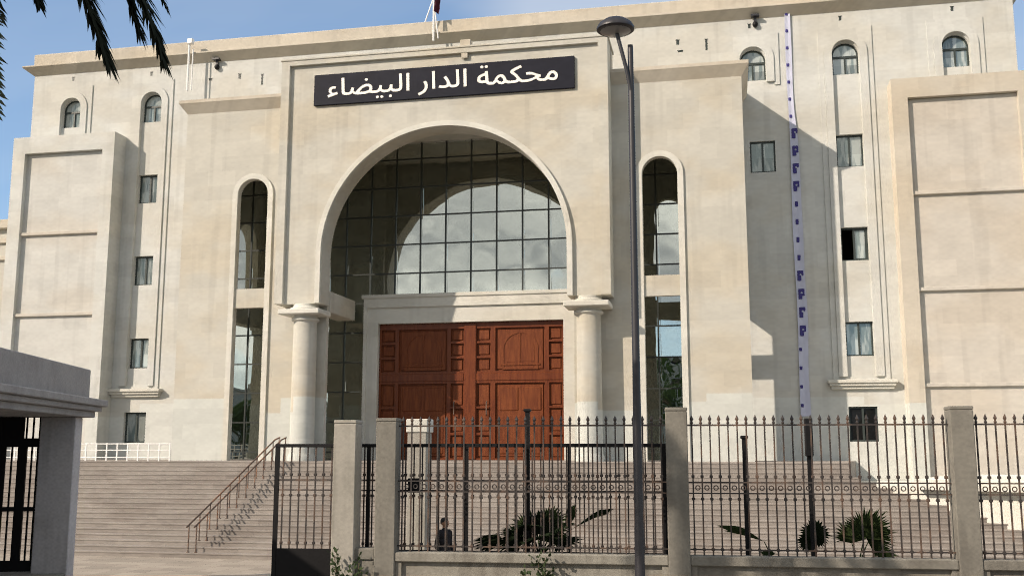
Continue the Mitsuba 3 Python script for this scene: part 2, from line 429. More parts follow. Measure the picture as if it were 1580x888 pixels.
floors = [(6.95, 8.31), (10.77, 12.13), (14.63, 15.99)]
for ci, (c, z0, zf) in enumerate(cols):
    back = arch(c, 0.56, z0 - 0.05, TOPZ + 0.03)
    rows = floors if z0 < 10 else []
    if c in (-30.35, 9.54):
        rows = []                                             # a pylon stands in front of these
    cut = [sbox(c - 0.53, a, c + 0.53, b) for a, b in rows] + [arch(c, 0.53, 18.54, TOPZ - 0.05)]
    put(B, 'niche', ext_xz(back.difference(unary_union(cut)), M + 0.05, M + 0.449), 'wall_stone')
    for fi, (a, b) in enumerate(rows):
        window(c - 0.53, c + 0.53, a, b, M + 0.22, open_left=(c > 0 and fi == 1), label='window standing half open on a dark room' if c > 0 and fi == 1 else None)
    window(c - 0.53, c + 0.53, 18.54, TOPZ - 0.05, M + 0.22, round_head=True)
    # the raised flat panel round the niche and the round-headed moulding on it
    lo = 6.0 if z0 < 10 else 18.28
    hole = arch(c, 0.86, z0 - 1, TOPZ + 0.33)
    flat = sbox(c - 1.07, lo, c + 1.07, 20.56).difference(hole)
    put(B, 'surround_panel', ext_xz(flat, M - 0.055, M + 0.02), 'wall_stone')
    band = arch(c, 0.855, max(z0, lo), TOPZ + 0.325).difference(arch(c, 0.535, z0 - 1, TOPZ + 0.005))
    put(B, 'surround_moulding', ext_xz(band, M - 0.115, M + 0.045), 'wall_stone')
    if z0 < 10 and c not in (-30.35, 9.54):
        put(B, 'sill', cat(ch(c - 1.30, c + 1.30, M - 0.34, M + 0.1, 5.87, 6.0, 0.015), ch(c - 1.24, c + 1.24, M - 0.26, M + 0.1, 5.76, 5.87, 0.012), ch(c - 1.18, c + 1.18, M - 0.16, M + 0.1, 5.64, 5.76, 0.012)), 'white_trim')
window(*[plain[0][i] for i in (0, 1, 2, 3)], M + 0.10, label='pale curtained window in the shadow of the portico')
window(*plain[1], M + 0.10, glass='dark_glass', label='dark ground floor window')
window(*plain[2], M + 0.16, label='ground floor window near the gatehouse')

# small vents above each niche and on the attic
for x, z, w, h in [(-30.39, 20.95, .10, .17), (-26.24, 20.9, .10, .17), (5.13, 20.95, .10, .17), (9.5, 20.98, .10, .17), (1.46, 20.92, .10, .17), (-23.17, 20.39, .14, .08), (-21.7, 20.44, .12, .22),
                   (-20.57, 20.2, .09, .50), (-1.54, 20.45, .12, .2), (-0.34, 20.25, .09, .46), (-1.44, 20.04, .2, .05), (-4.55, 20.3, .08, .4)]:
    put(B, 'vent', cat(bx(x - w / 2, x + w / 2, M - 0.012, M + 0.05, z - h / 2, z + h / 2), bx(x - w / 2 - .02, x + w / 2 + .02, M - 0.03, M + 0.05, z + h / 2, z + h / 2 + .025)), 'window_frame')

# pylons at both ends
for x0, x1, p0, p1 in ((-32.65, -27.35, -32.0, -27.95), (6.82, 12.08, 7.42, 11.48)):
    face = sbox(x0, 1.6, x1, 17.86)
    pan = sbox(p0, 2.0, p1, 17.06)
    k = put(B, 'pylon', cat(ext_xz(face.difference(pan), PY, PY + 0.25), bx(x0, x1, PY + 0.25, M + 0.46, 1.6, 17.859)), 'tan_stone' if x0 > 0 else 'wall_stone')
    zs = [2.0, 5.72, 9.4, 13.2, 17.06]
    for a, b in zip(zs[:-1], zs[1:]):
        put(k, 'panel', ch(p0 - 0.02, p1 + 0.02, PY + 0.22, PY + 0.26, a + 0.03, b - 0.03, 0.01), 'panel_stone' if x0 > 0 else 'pale_panel')
    for z in zs[1:-1]:
        put(k, 'ledge', ch(p0 - 0.01, p1 + 0.01, PY + 0.08, PY + 0.26, z - 0.07, z + 0.07, 0.015), 'panel_stone')

# lower side building beyond the left pylon
LB = thing('annex', 'lower cream building with two string courses, behind the left end of the courthouse', 'building')
put(LB, 'wall', bx(-60, -33.3, 44.0, 60, 0, 14.0), 'stone')
put(LB, 'cornice', ch(-60, -33.2, 43.7, 60, 14.0, 14.45, 0.03), 'tan_stone')
put(LB, 'string_course', ch(-60, -33.25, 43.85, 44.1, 13.3, 13.55, 0.02), 'tan_stone')
put(LB, 'string_course', ch(-60, -33.25, 43.85, 44.1, 12.45, 12.65, 0.02), 'tan_stone')

# the portico: centre block with the arch, two wings with slots
big = arch(AX, 4.92, 8.0, 15.89, 64)
blk = sbox(-17.45, 9.0, -4.05, 19.04)
pan = sbox(-17.10, 8.0, -4.42, 18.84)
PO = put(B, 'portal', cat(ext_xz(blk.difference(pan), C, W + 0.0), ext_xz(blk.intersection(pan).difference(big), C + 0.15, W + 0.002)), 'stone')
put(PO, 'arch_moulding', ext_xz(arch(AX, 5.13, 9.0, 16.10, 64).difference(arch(AX, 4.925, 8.0, 15.895, 64)), C + 0.0, C + 0.2), 'white_trim')
put(PO, 'coping', cat(ch(-17.5, -4.0, C - 0.04, W + 0.9, 19.04, 19.12, 0.015)), 'stone')
put(PO, 'block', cat(bx(-17.448, -4.052, W + 0.243, W + 0.8, 17.2, 19.038)), 'stone')
for s, x0, x1, xs in ((1, -5.60, 0.97, -2.23), (-1, -22.2, -15.64, -19.02)):
    wing = sbox(x0, 2.87, x1, 17.72)
    up, lo = arch(xs, 0.67, 9.83, 14.45), sbox(xs - 0.67, 2.0, xs + 0.67, 9.04)
    k = put(B, 'wing', ext_xz(wing.difference(up).difference(lo), W, W + 0.24), 'stone')
    put(k, 'slot_moulding', ext_xz(arch(xs, 0.90, 2.87, 14.68).difference(arch(xs, 0.675, 1.5, 14.455)), W - 0.09, W + 0.1), 'white_trim')
    put(k, 'spandrel', ch(xs - 0.68, xs + 0.68, W + 0.04, W + 0.24, 9.04, 9.83, 0.01), 'stone')
    xa, xb = (0.40, 0.97) if s > 0 else (-22.2, -21.63)
    side = sbox(W + 0.243, 9.0, M - 0.003, 17.719)
    if s < 0:
        side = side.difference(arch(41.35, 1.0, 9.83, 13.7))
    put(k, 'side_wall', ext_yz(side, xa, xb), 'stone')
    e0, e1 = (-4.04, 0.97) if s > 0 else (-22.2, -17.46)
    put(k, 'cornice', flare(e0, e1, W - 0.002, M - 0.003, 17.46, 17.86, 0.28, 0.15, (s < 0, s > 0)), 'tan_stone')
put(B, 'gallery_ceiling', bx(-21.62, 0.395, W + 0.245, M - 0.003, 16.75, 17.15), 'stone')
for xa, xb in ((-16.42, -15.60), (-5.64, -4.85)):
    put(B, 'beam', ch(xa, xb, W + 0.245, M - 0.45, 8.80, 9.65, 0.015), 'stone')

for xc in (-16.31, -4.96):
    k = put(B, 'column', lathe([(0.53, 2.87), (0.53, 3.05), (0.49, 3.10), (0.475, 3.2), (0.47, 5.0), (0.455, 8.30)], xc, 38.55, 40), 'stone', smooth=40)
    put(k, 'capital', cat(lathe([(0.46, 8.30), (0.55, 8.36), (0.55, 8.42), (0.47, 8.47), (0.52, 8.56)], xc, 38.55, 40), ch(xc - 0.86, xc + 0.86, 37.78, W - 0.01, 8.56, 8.76, 0.03),
                          lathe([(0.62, 8.76), (0.62, 8.84), (0.50, 8.90), (0.50, 9.0)], xc, 38.55, 40)), 'white_trim', smooth=30)

# doorway with its stone frame and the pair of carved doors
DY = 42.10
fo, fi = sbox(-15.12, 2.87, -5.82, 9.82), sbox(-14.50, 2.0, -6.48, 8.62)
DF = put(B, 'door_frame', ext_xz(fo.difference(fi), DY, G - 0.02), 'white_trim')
fi2 = fi.buffer(0.30, join_style=2)
put(DF, 'fillet', ext_xz(sbox(-15.12, 2.87, -5.82, 9.82).difference(sbox(-14.98, 2.0, -5.96, 9.30)).difference(fi2), DY - 0.10, DY - 0.002), 'white_trim')
put(DF, 'lintel_moulding', cat(ch(-15.22, -5.72, DY - 0.16, DY + 0.2, 9.70, 9.86, 0.02)), 'white_trim')

D = key_of(B + '__door')
labels[D] = {'label': 'tall double doors of carved red-brown wood'}
dy = 42.42
xs_l = [(-14.40, -13.78), (-13.62, -11.48), (-11.32, -10.76)]
xs_r = [(-10.20, -9.60), (-9.40, -7.30), (-7.12, -6.56)]
zb = [(2.95, 3.9), (4.0, 5.0), (5.08, 6.05)]
zt = [(6.55, 7.10), (7.18, 7.73), (7.81, 8.36)]
holes = []
panels = []
for grp in (xs_l, xs_r):
    for j, (a, b) in enumerate(grp):
        if j == 1:
            holes += [(a, b, 2.95, 6.05), (a, b, 6.55, 8.36)]
        else:
            holes += [(a, b, p, q) for p, q in zb + zt]
leafs = sbox(-14.48, 2.88, -6.50, 8.60).difference(unary_union([sbox(a, p, b, q) for a, b, p, q in holes]))
put(D, 'leaf', ext_xz(leafs.intersection(sbox(-15, 2, -10.49, 9)), dy - 0.09, dy + 0.06), 'wood')
put(D, 'leaf', ext_xz(leafs.intersection(sbox(-10.48, 2, -6, 9)), dy - 0.09, dy + 0.06), 'wood')
put(D, 'stile', ch(-10.74, -10.22, dy - 0.14, dy - 0.085, 2.9, 8.58, 0.02), 'wood')
put(D, 'rail', cat(ch(-14.47, -10.75, dy - 0.125, dy - 0.085, 6.15, 6.46, 0.015), ch(-10.21, -6.51, dy - 0.125, dy - 0.085, 6.15, 6.46, 0.015)), 'wood')
for a, b, p, q in holes:
    wide = b - a > 1
    ms = [bx(a - .01, b + .01, dy + 0.03, dy + 0.055, p - .01, q + .01), ch(a + .07, b - .07, dy - 0.015, dy + 0.035, p + .07, q - .07, 0.022)]
    if wide and q < 6.2:
        xc = (a + b) / 2
        for u0, u1, w0, w1 in ((a + .16, xc - .08, q - 1.15, q - .18), (xc + .08, b - .16, q - 1.15, q - .18), (a + .16, b - .16, p + .18, q - 1.35)):
            ms.append(ch(u0, u1, dy - 0.05, dy, w0, w1, 0.03))
    elif wide:
        xc = (a + b) / 2
        hw = (b - a) / 2 - 0.28
        base = p + 0.06
        ar = arch(xc, hw, base, q - 0.16)
        ms.append(ext_xz(ar.difference(ar.buffer(-0.075)), dy - 0.04, dy))
        ms.append(ext_xz(arch(xc, hw - 0.17, base + 0.32, q - 0.34).buffer(0), dy - 0.03, dy))
        ms.append(ch(a + .2, b - .2, dy - 0.05, dy, base + 0.16, base + 0.24, 0.01))
        ms.append(ch(xc - .03, xc + .03, dy - 0.055, dy, base + 0.32, q - 0.2, 0.008))
    put(D, 'panel', cat(ms), 'wood_panel')
for x in (-11.15, -9.75):
    put(D, 'handle', cat(tube([(x, dy - .09, 4.7), (x, dy - .2, 4.75), (x, dy - .2, 5.25), (x, dy - .09, 5.3)], 0.025, 8)), 'bronze_rail')

# curtain wall: mullions and one sheet per pane
CW = key_of(B + '__curtain_wall')
labels[CW] = {'label': 'grid of dark mirror glass panes behind the arch and the slots'}
gx = [-10.57 + 1.135 * k for k in range(-10, 11)]
gz = [10.88 + 1.28 * k for k in range(-6, 6)]
gz = [2.87] + [z for z in gz if z > 3.0]
for i, x in enumerate(gx):
    put(CW, 'mullion', bx(x - 0.032, x + 0.032, G - 0.035, G + 0.06, 2.87, gz[-1]), 'dark_frame')
for z in gz:
    put(CW, 'transom', bx(gx[0], gx[-1], G - 0.03, G + 0.055, z - 0.028, z + 0.028), 'dark_frame')
for i in range(len(gx) - 1):
    for j in range(len(gz) - 1):
        a, b, p, q = gx[i] + .03, gx[i + 1] - .03, gz[j] + .026, gz[j + 1] - .026
        if a > -15.0 and b < -5.9 and q < 9.7:
            continue                                          # the doorway stands here
        m = bx(-(b - a) / 2, (b - a) / 2, -0.006, 0.006, -(q - p) / 2, (q - p) / 2)
        m.apply_transform(trimesh.transformations.euler_matrix(rng.normal(0, 0.0035), 0, rng.normal(0, 0.0035)))
        m.apply_translation(((a + b) / 2, G + 0.012, (p + q) / 2))
        put(CW, 'pane', m, 'curtain_glass')

# name sign
S = thing('name_sign', 'long dark blue sign with white Arabic lettering high on the portal', 'sign')
put(S, 'board', cat(ch(-16.03, -5.34, C + 0.03, C + 0.147, 17.08, 18.37, 0.012)), 'sign_blue')
GL = [[[(1195,47),(1197,69),(1203,80),(1215,92),(1235,103),(1254,108),(1254,125),(1281,125),(1285,42),(1288,33),(1297,27),(1313,26),(1320,29),(1339,64),(1350,77),(1362,85),(1372,88),(1383,88),(1396,83),(1402,78),(1410,67),(1423,39),(1431,29),(1440,26),(1486,27),(1495,32),(1495,40),(1481,60),(1447,92),(1447,108),(1456,119),(1470,128),(1511,149),(1529,156),(1539,136),(1539,132),(1524,126),(1476,101),(1507,70),(1526,40),(1542,28),(1550,26),(1567,26),(1590,29),(1617,37),(1639,48),(1630,55),(1607,62),(1578,63),(1569,61),(1565,87),(1580,90),(1600,90),(1615,87),(1657,67),(1667,64),(1679,64),(1682,38),(1670,37),(1666,34),(1676,28),(1688,26),(1702,26),(1709,29),(1719,43),(1734,71),(1744,81),(1761,88),(1777,87),(1789,81),(1804,63),(1809,46),(1809,32),(1802,14),(1792,5),(1779,0),(1765,0),(1750,3),(1732,12),(1722,4),(1712,0),(1677,0),(1657,8),(1649,16),(1644,25),(1611,8),(1578,0),(1540,0),(1527,5),(1515,14),(1504,5),(1488,0),(1434,-1),(1425,1),(1411,9),(1406,3),(1396,-3),(1380,-4),(1369,-1),(1358,5),(1344,19),(1334,6),(1322,0),(1297,-1),(1285,1),(1272,7),(1262,19),(1232,17),(1211,24),(1200,34)],[(1754,55),(1745,34),(1760,28),(1774,27),(1781,30),(1783,41),(1778,53),(1773,59),(1763,61)],[(1355,43),(1366,30),(1378,24),(1387,23),(1391,24),(1395,30),(1395,35),(1389,49),(1377,62),(1366,59),(1359,50)],[(1223,53),(1226,48),(1233,45),(1257,45),(1256,81),(1247,80),(1231,73),(1223,63)]],[[(1253,158),(1253,166),(1255,170),(1263,176),(1271,176),(1275,174),(1281,166),(1281,158),(1279,154),(1271,148),(1263,148),(1259,150)]],[[(1218,158),(1218,166),(1220,170),(1228,176),(1236,176),(1240,174),(1246,166),(1246,158),(1244,154),(1236,148),(1228,148),(1224,150)]],[[(1092,0),(1088,160),(1115,160),(1119,0)]],[[(896,9),(906,33),(929,26),(944,26),(956,30),(961,35),(962,44),(959,53),(946,77),(934,94),(935,97),(955,110),(959,108),(974,84),(984,63),(994,34),(1002,28),(1009,26),(1021,26),(1031,29),(1034,35),(1035,53),(1030,160),(1057,160),(1062,35),(1059,21),(1050,8),(1030,0),(1004,-1),(989,4),(980,12),(974,7),(960,1),(929,-1),(909,3)]],[[(848,0),(844,160),(871,160),(875,0)]],[[(736,-28),(737,-25),(747,-22),(771,-9),(784,6),(789,17),(790,32),(785,50),(776,70),(801,81),(811,60),(817,36),(816,15),(806,-10),(799,-19),(783,-33),(770,-41),(749,-50),(745,-50)]],[[(646,0),(642,160),(669,160),(673,0)]],[[(128,29),(123,160),(150,160),(155,41),(159,30),(166,27),(184,26),(193,29),(199,38),(207,68),(209,69),(232,63),(228,47),(228,35),(233,29),(242,26),(264,54),(280,69),(297,81),(320,90),(341,91),(361,84),(373,71),(378,55),(378,43),(374,30),(377,27),(404,26),(416,29),(425,41),(432,72),(456,68),(453,39),(458,30),(474,26),(497,27),(508,37),(512,50),(515,71),(518,72),(541,68),(538,51),(538,37),(541,31),(557,26),(575,26),(586,30),(589,41),(584,160),(611,160),(616,60),(615,28),(609,13),(604,8),(595,3),(577,-1),(553,-1),(541,1),(529,7),(524,15),(514,5),(493,-1),(470,-1),(458,1),(446,7),(440,15),(424,3),(405,-1),(376,0),(351,7),(337,1),(316,-3),(256,-3),(233,2),(222,8),(216,15),(208,7),(193,0),(165,-1),(152,1),(140,6),(134,12)],[(296,49),(274,23),(304,23),(334,28),(346,34),(349,38),(351,44),(350,52),(344,61),(339,63),(326,64),(316,61)]],[[(507,-38),(509,-26),(517,-20),(525,-20),(529,-22),(535,-31),(534,-41),(525,-48),(517,-48),(513,-46)]],[[(439,-39),(439,-31),(441,-27),(449,-21),(457,-21),(461,-23),(467,-31),(467,-39),(465,-43),(457,-49),(449,-49),(445,-47)]],[[(404,-39),(404,-31),(406,-27),(414,-21),(422,-21),(426,-23),(432,-31),(432,-39),(430,-43),(422,-49),(414,-49),(410,-47)]],[[(312,123),(313,134),(318,140),(323,142),(335,140),(341,131),(341,123),(339,119),(330,113),(318,115)]],[[(12,12),(37,21),(27,32),(22,45),(23,63),(29,75),(40,85),(52,90),(71,91),(84,88),(80,63),(62,65),(54,62),(49,53),(49,45),(54,35),(65,29),(93,39),(102,14),(24,-12),(20,-12)]]]
for o in GL:
    rings = [[(-15.45 + (x - 12) * 0.005275, 17.42 + y * 0.00470) for x, y in r] for r in o]
    put(S, 'lettering', ext_xz(Polygon(rings[0], rings[1:]).buffer(-0.011), C + 0.005, C + 0.03), 'letter_white')

# things on and above the facade
t = thing('flagpole', 'white flagpole on the roof edge above the sign with a furled dark flag', 'flagpole')
put(t, 'pole', tube([(-12.22, 42.2, 21.2), (-12.22, 42.2, 26.0)], 0.045), 'white_metal')
put(t, 'strut', tube([(-12.62, 42.2, 22.1), (-12.24, 42.2, 23.2)], 0.03), 'white_metal')
put(t, 'strut', tube([(-12.0, 42.2, 21.3), (-12.2, 42.2, 22.9)], 0.03), 'white_metal')
fl = []
for i in range(14):
    z = 25.9 - i * 0.25
    fl.append([(-12.22 + 0.42 * (0.3 + 0.7 * math.sin(0.4 + i * 0.19)) * s + 0.05 * math.sin(i * 1.3 + s * 4), 42.2 + 0.10 * math.sin(s * 9 + i * 0.6), z - 0.25 * s) for s in np.linspace(0, 1, 9)])
fl = np.array(fl); nr, nc = fl.shape[:2]
ff = [[i * nc + j, i * nc + j + 1, (i + 1) * nc + j + 1, (i + 1) * nc + j] for i in range(nr - 1) for j in range(nc - 1)]
v = fl.reshape(-1, 3)
ff = np.array(ff); ff = np.vstack([ff[:, [0, 1, 2]], ff[:, [0, 2, 3]]])
put(t, 'flag', trimesh.Trimesh(v, ff, process=False), 'flag_cloth', smooth=True)
t = thing('mast', 'thin white mast with a small box on top, at the cornice left of the sign', 'mast')
put(t, 'pole', cat(tube([(-24.0, 42.1, 19.7), (-24.0, 42.1, 22.0)], 0.05), tube([(-23.8, 42.1, 19.7), (-23.8, 42.1, 21.7)], 0.03)), 'white_metal')
put(t, 'head', ch(-24.08, -23.80, 41.98, 42.2, 21.95, 22.22, 0.03), 'white_metal')
for x, nm in ((-22.82, 'small dark camera under the cornice beside the white mast'), (1.7, 'small dark camera under the cornice left of the banner')):
    t = thing('camera_fixture', nm, 'camera', 'cameras under the cornice')
    put(t, 'bracket', cat(bx(x - .17, x + .17, M - 0.3, M - 0.001, 21.26, 21.335), bx(x - .05, x + .05, M - .15, M - .05, 20.95, 21.26)), 'pole_paint')
    put(t, 'head', cat(lathe([(0.04, 20.82), (0.10, 20.88), (0.12, 20.97), (0.08, 21.05)], x, M - 0.1, 14)), 'black_paint', smooth=40)
t = thing('junction_box', 'small tan box on the top edge of the portal above the sign', 'box')
put(t, 'body', ch(-9.93, -9.5, C + 0.1, C + 0.45, 19.12, 19.42, 0.02), 'tan_stone')
put(t, 'tail', ch(-9.86, -9.6, C + 0.02, C + 0.09, 18.62, 19.03, 0.01), 'tan_stone')

# hanging banner: white cloth with dark blue marks
t = thing('hanging_banner', 'narrow white banner with dark blue marks hanging down the facade from the cornice', 'banner')
zz = np.linspace(4.6, 21.75, 50)
lft = lambda z: 2.90 + 0.02 * math.sin(z * 0.9)
wid = lambda z: 0.24 + 0.14 * min(1, max(0, (17.0 - z) / 3)) + 0.015 * math.sin(z * 1.7)
byy = lambda z: 42.62 + 0.02 * math.sin(z * 1.1)
vs, fs = [], []
for z in zz:
    for d in (0, 0.012):
        for s in (0, 0.5, 1):
            vs.append((lft(z) + s * wid(z), byy(z) + d + 0.02 * math.sin(s * 3), z))
for i in range(len(zz) - 1):
    q = i * 6
    for a, b in ((0, 1), (1, 2), (2, 5), (5, 4), (4, 3), (3, 0)):
        fs += [[q + a, q + b, q + 6 + b], [q + a, q + 6 + b, q + 6 + a]]
put(t, 'cloth', trimesh.Trimesh(np.array(vs), np.array(fs), process=False), 'banner_cloth')
mk = []
for k, z in enumerate(np.arange(21.3, 5.0, -0.74)):
    if z > 16.4 or z < 7.4:
        mk.append(ch(lft(z) + .02, lft(z) + .13, byy(z) - .015, byy(z) + .02, z - .07, z + .07, 0.02))
        continue
    sh = (0, 3, 1, 2)[k % 4]
    if 10.3 < z < 13.2:
        mk.append(ch(lft(z) + .12, lft(z) + .24, byy(z) - .012, byy(z) + .02, z - .11, z + .11, 0.02))
        continue
    x, w, y = lft(z) + 0.07, 0.30, byy(z)
    mark = sbox(x, z - .21, x + .24, z + .21).difference(sbox(x + .24 - .09, z - .21, x + .24, z - .21 + .13 + .04 * sh)).difference(Point(x + .13, z + .05).buffer(.04))
    mk.append(ext_xz(mark.buffer(-.03).buffer(.03), y - .014, y - .001))
for m in mk:
    put(t, 'mark', m, 'banner_ink')

# ------------------------------------------------------------------ stairs, flank wall, handrail
ST = thing('staircase', 'wide flight of worn beige stone steps up to the terrace', 'stairs')
NS, RUN, RISE = 19, 6.3, 2.87
tr, rs = RUN / NS, RISE / NS
for i in range(NS):
    y, z = 30.2 + i * tr, i * rs
    e = 0.0 if i < NS - 1 else -0.001
    xe = max(3.9, 2.1 + (36.62 - y) * 8.5 / 6.12)
    put(ST, 'step', cat(bx(-31, xe, y + .02, y + tr + .03, z - 0.03, z + rs - .045), ch(-31, xe, y, y + tr + (.02 if i < NS - 1 else 0), z + rs - .045, z + rs + e, 0.008)), 'step_stone')
t = thing('flank_wall', 'white splayed wall with an overhanging slab, closing the right end of the stairs', 'wall')
A, Bp = np.array([2.1, 36.62]), np.array([10.6, 30.5])
put(t, 'body', ext_xy(Polygon([(3.91, 35.32), tuple(Bp), (16, 30.5), (16, 42.6), (4.91, 42.6), (3.91, 36.5)]), 0.0, 2.12), 'white_trim')
dv = (Bp - A) / np.linalg.norm(Bp - A); nv = np.array([dv[1], -dv[0]])
p0, p1 = A + dv * 4.6 + nv * 0.45, Bp + nv * 0.45
put(t, 'slab', ext_xy(Polygon([tuple(p0), tuple(p1), (16, 30.0), (16, 40.5), (7.9, 40.5)]), 2.121, 2.42), 'white_trim')

H = thing('handrail', 'double bronze handrail with slim posts running down the middle of the stairs', 'handrail')
sl = RISE / RUN
for x in (-16.50, -16.24):
    pts = [(x, 30.22, .78 + .15), (x, 36.5, 2.87 + .80), (x, 36.9, 2.87 + .88)]
    put(H, 'rail', tube(pts, 0.028, 10), 'bronze_rail', smooth=40)
    for i in range(0, NS, 2):
        y = 30.2 + (i + .5) * tr
        put(H, 'post', cat(tube([(x, y, (i + 1) * rs), (x, y, .93 + (y - 30.22) * (2.74 / 6.28) - .01)], 0.019, 8), lathe([(0.05, (i + 1) * rs), (0.05, (i + 1) * rs + .02)], x, y, 10)), 'bronze_rail')
    put(H, 'post', tube([(x, 36.85, 2.87), (x, 36.85, 3.73)], 0.019, 8), 'bronze_rail')

t = thing('terrace_railing', 'white metal railing on the terrace beside the left pylon', 'railing')
for z in (3.0, 3.28, 3.52):
    put(t, 'rail', tube([(-31, 37.0, z), (-21.05, 37.0, z)], 0.022), 'white_metal')
for k in range(23):
    x = -21.06 - k * 0.45
    put(t, 'post', bx(x - .025, x + .025, 36.98, 37.02, 2.87, 3.56), 'white_metal')

# ------------------------------------------------------------------ street fence, pillars and gate
ang = math.atan2(0.0649, 0.99789)
FM = trimesh.transformations.rotation_matrix(ang, [0, 0, 1]); FM[1, 3] = 17.0


def loc(m):
    m = m.copy(); m.apply_transform(FM); return m


def fw(s, off, z=0.0):
    return (FM @ np.array([s, off, z, 1]))[:3]


WL = thing('boundary_wall', 'low grey concrete wall with coping along the street', 'wall')
PILL = [(-5.555, 0.345, 3.82), (-0.79, 0.345, 3.97), (3.575, 0.345, 3.97), (7.95, 0.345, 3.97)]
for (s0, w0, _), (s1, w1, _), in zip(PILL[:-1], PILL[1:]):
    a, b = s0 + w0 / 2 + .002, s1 - w1 / 2 - .002
    put(WL, 'panel', loc(cat(bx(a, b, 0.10, 0.26, 0.0, 1.50), bx(a, b, 0.04, 0.10, 0, 0.5), bx(a, a + .10, 0.04, 0.10, 0.5, 1.50), bx(b - .10, b, 0.04, 0.10, 0.5, 1.50))), 'wall_render' if s0 < -1 else 'concrete')
    put(WL, 'coping', loc(ch(a, b, 0.0, 0.32, 1.50, 1.645, 0.012)), 'wall_render' if s0 < -1 else 'concrete')
put(WL, 'coping', loc(ch(-6.07, -5.73, 0.02, 0.30, 1.52, 1.70, 0.012)), 'concrete')
put(WL, 'panel', loc(bx(-6.06, -5.74, 0.06, 0.26, 0, 1.52)), 'concrete')


def pillar(label, s, w, z, mat='concrete', off=0.0, xy=None):
    t = thing('fence_pillar', label, 'pillar', 'concrete pillars of the street fence')
    d = w
    sh = ch(s - w / 2, s + w / 2, off - .02, off - .02 + d, 0, z - 0.06, 0.012)
    cp = ch(s - w / 2 - .004, s + w / 2 + .004, off - .024, off - .016 + d, z - 0.058, z, 0.012)
    put(t, 'shaft', loc(sh), mat)
    put(t, 'cap', loc(cp), mat)


pillar('grey concrete fence pillar just right of the gate pillar with a shrub', -5.555, .345, 3.82)
pillar('grey concrete fence pillar beside the street lamp', -0.79, .345, 3.97)
pillar('grey concrete fence pillar at the right, in front of the white flank wall', 3.575, .345, 3.97)
pillar('fence pillar just outside the right edge', 7.95, .345, 3.97)
pillar('paler gate pillar with a leafy shrub at its foot', -6.255, .385, 3.79, mat='pale_concrete', off=-0.03)
t = thing('inner_pillar', 'pale pillar with a white cap in the court behind the fence, between the fence pillars and the person in black', 'pillar')
put(t, 'shaft', ch(-7.41, -6.94, 23.8, 24.25, 0, 3.7, 0.02), 'pale_concrete')
put(t, 'cap', ch(-7.44, -6.91, 23.77, 24.28, 3.7, 4.02, 0.02), 'white_trim')


def bar_mesh(s, off, z0, z1, tip=True, r=0.0115):
    ms = [bx(s - r, s + r, off - r, off + r, z0, z1 - (0.12 if tip else 0))]
    for z in (2.877, 2.525):
        ms.append(ch(s - .026, s + .026, off - .02, off + .02, z - .022, z + .022, .005))
    ms.append(ch(s - .024, s + .024, off - .02, off + .02, z0 + .07, z0 + .115, .005))
    if tip:
        ms.append(lathe([(0.012, z1 - .15), (0.027, z1 - .125), (0.014, z1 - .10), (0.030, z1 - .065), (0.003, z1)], s, off, 6))
    return loc(cat(ms))


def ring_mesh(s, off, z):
    tt = trimesh.creation.torus(0.034, 0.0095, major_sections=12, minor_sections=5)
    tt.apply_transform(trimesh.transformations.rotation_matrix(PI / 2, [1, 0, 0]))
    tt.apply_translation((s, off, z))
    return loc(tt)


SP = 0.1452


def bay(label, s0, s1, z0=1.652):
    t = thing('fence_panel', label, 'fence panel', 'iron fence panels on the street wall')
    off = 0.15
    for z, h in ((3.69, .013), (2.786, .010), (2.615, .010), (1.74, .011)):
        put(t, 'rail', loc(bx(s0, s1, off - .009, off + .009, z - h, z + h)), 'iron')
    n = int(round((s1 - s0) / SP))
    d = (s1 - s0) / n
    for k in range(n):
        s = s0 + (k + .5) * d
        put(t, 'bar', bar_mesh(s, off, z0, 3.85), 'iron')
        if k < n - 1:
            put(t, 'ring', ring_mesh(s + d / 2, off, 2.70), 'iron')


bay('spear topped iron fence panel between the second and third pillars, in front of the doors', -5.38, -0.965)
bay('spear topped iron fence panel between the lamp pillar and the right pillar', -0.615, 3.40)
bay('spear topped iron fence panel at the right edge beyond the last pillar', 3.75, 7.77)

GT = thing('sliding_gate', 'black iron sliding gate with bars above a solid lower panel, drawn back behind the fence', 'gate')
goff = 0.62
for s, w in ((-7.66, .07), (-6.02, .06), (-4.31, .055), (-2.565, .055), (-0.99, .07)):
    put(GT, 'post', loc(bx(s - w / 2, s + w / 2, goff - .03, goff + .03, 0.12, 3.34)), 'black_paint')
put(GT, 'rail', loc(ch(-7.695, -0.955, goff - .032, goff + .032, 3.34, 3.40, .006)), 'black_paint')
for z in (2.786, 2.615):
    put(GT, 'rail', loc(bx(-7.62, -1.03, goff - .012, goff + .012, z - .012, z + .012)), 'iron')
put(GT, 'plate', loc(bx(-7.62, -1.03, goff - .02, goff + .02, 0.12, 1.63)), 'black_paint')
put(GT, 'lock', loc(cat(ch(-5.32, -5.12, goff - .06, goff + .06, 2.58, 2.82, .01))), 'black_paint')
s = -7.62 + SP / 2
while s < -1.05:
    put(GT, 'bar', bar_mesh(s, goff, 1.632, 3.34, tip=False, r=.011), 'iron')
    s += SP
for s, z1, lab in ((-3.29, 3.99, 'slim black post rising in front of the door, behind the fence'), (0.332, 3.53, 'slim black post behind the fence, nearest to the lamp pillar'), (1.372, 3.81, 'slim black post with a thick top below the end of the banner')):
    t = thing('black_post', lab, 'post', 'black posts behind the fence')
    put(t, 'shaft', loc(ch(s - .038, s + .038, .75, .826, 0, z1 - .02, .008)), 'black_paint')
    put(t, 'cap', loc(ch(s - .062, s + .062, .72, .85, z1 - (.62 if z1 == 3.81 else .05), z1, .012)), 'black_paint')

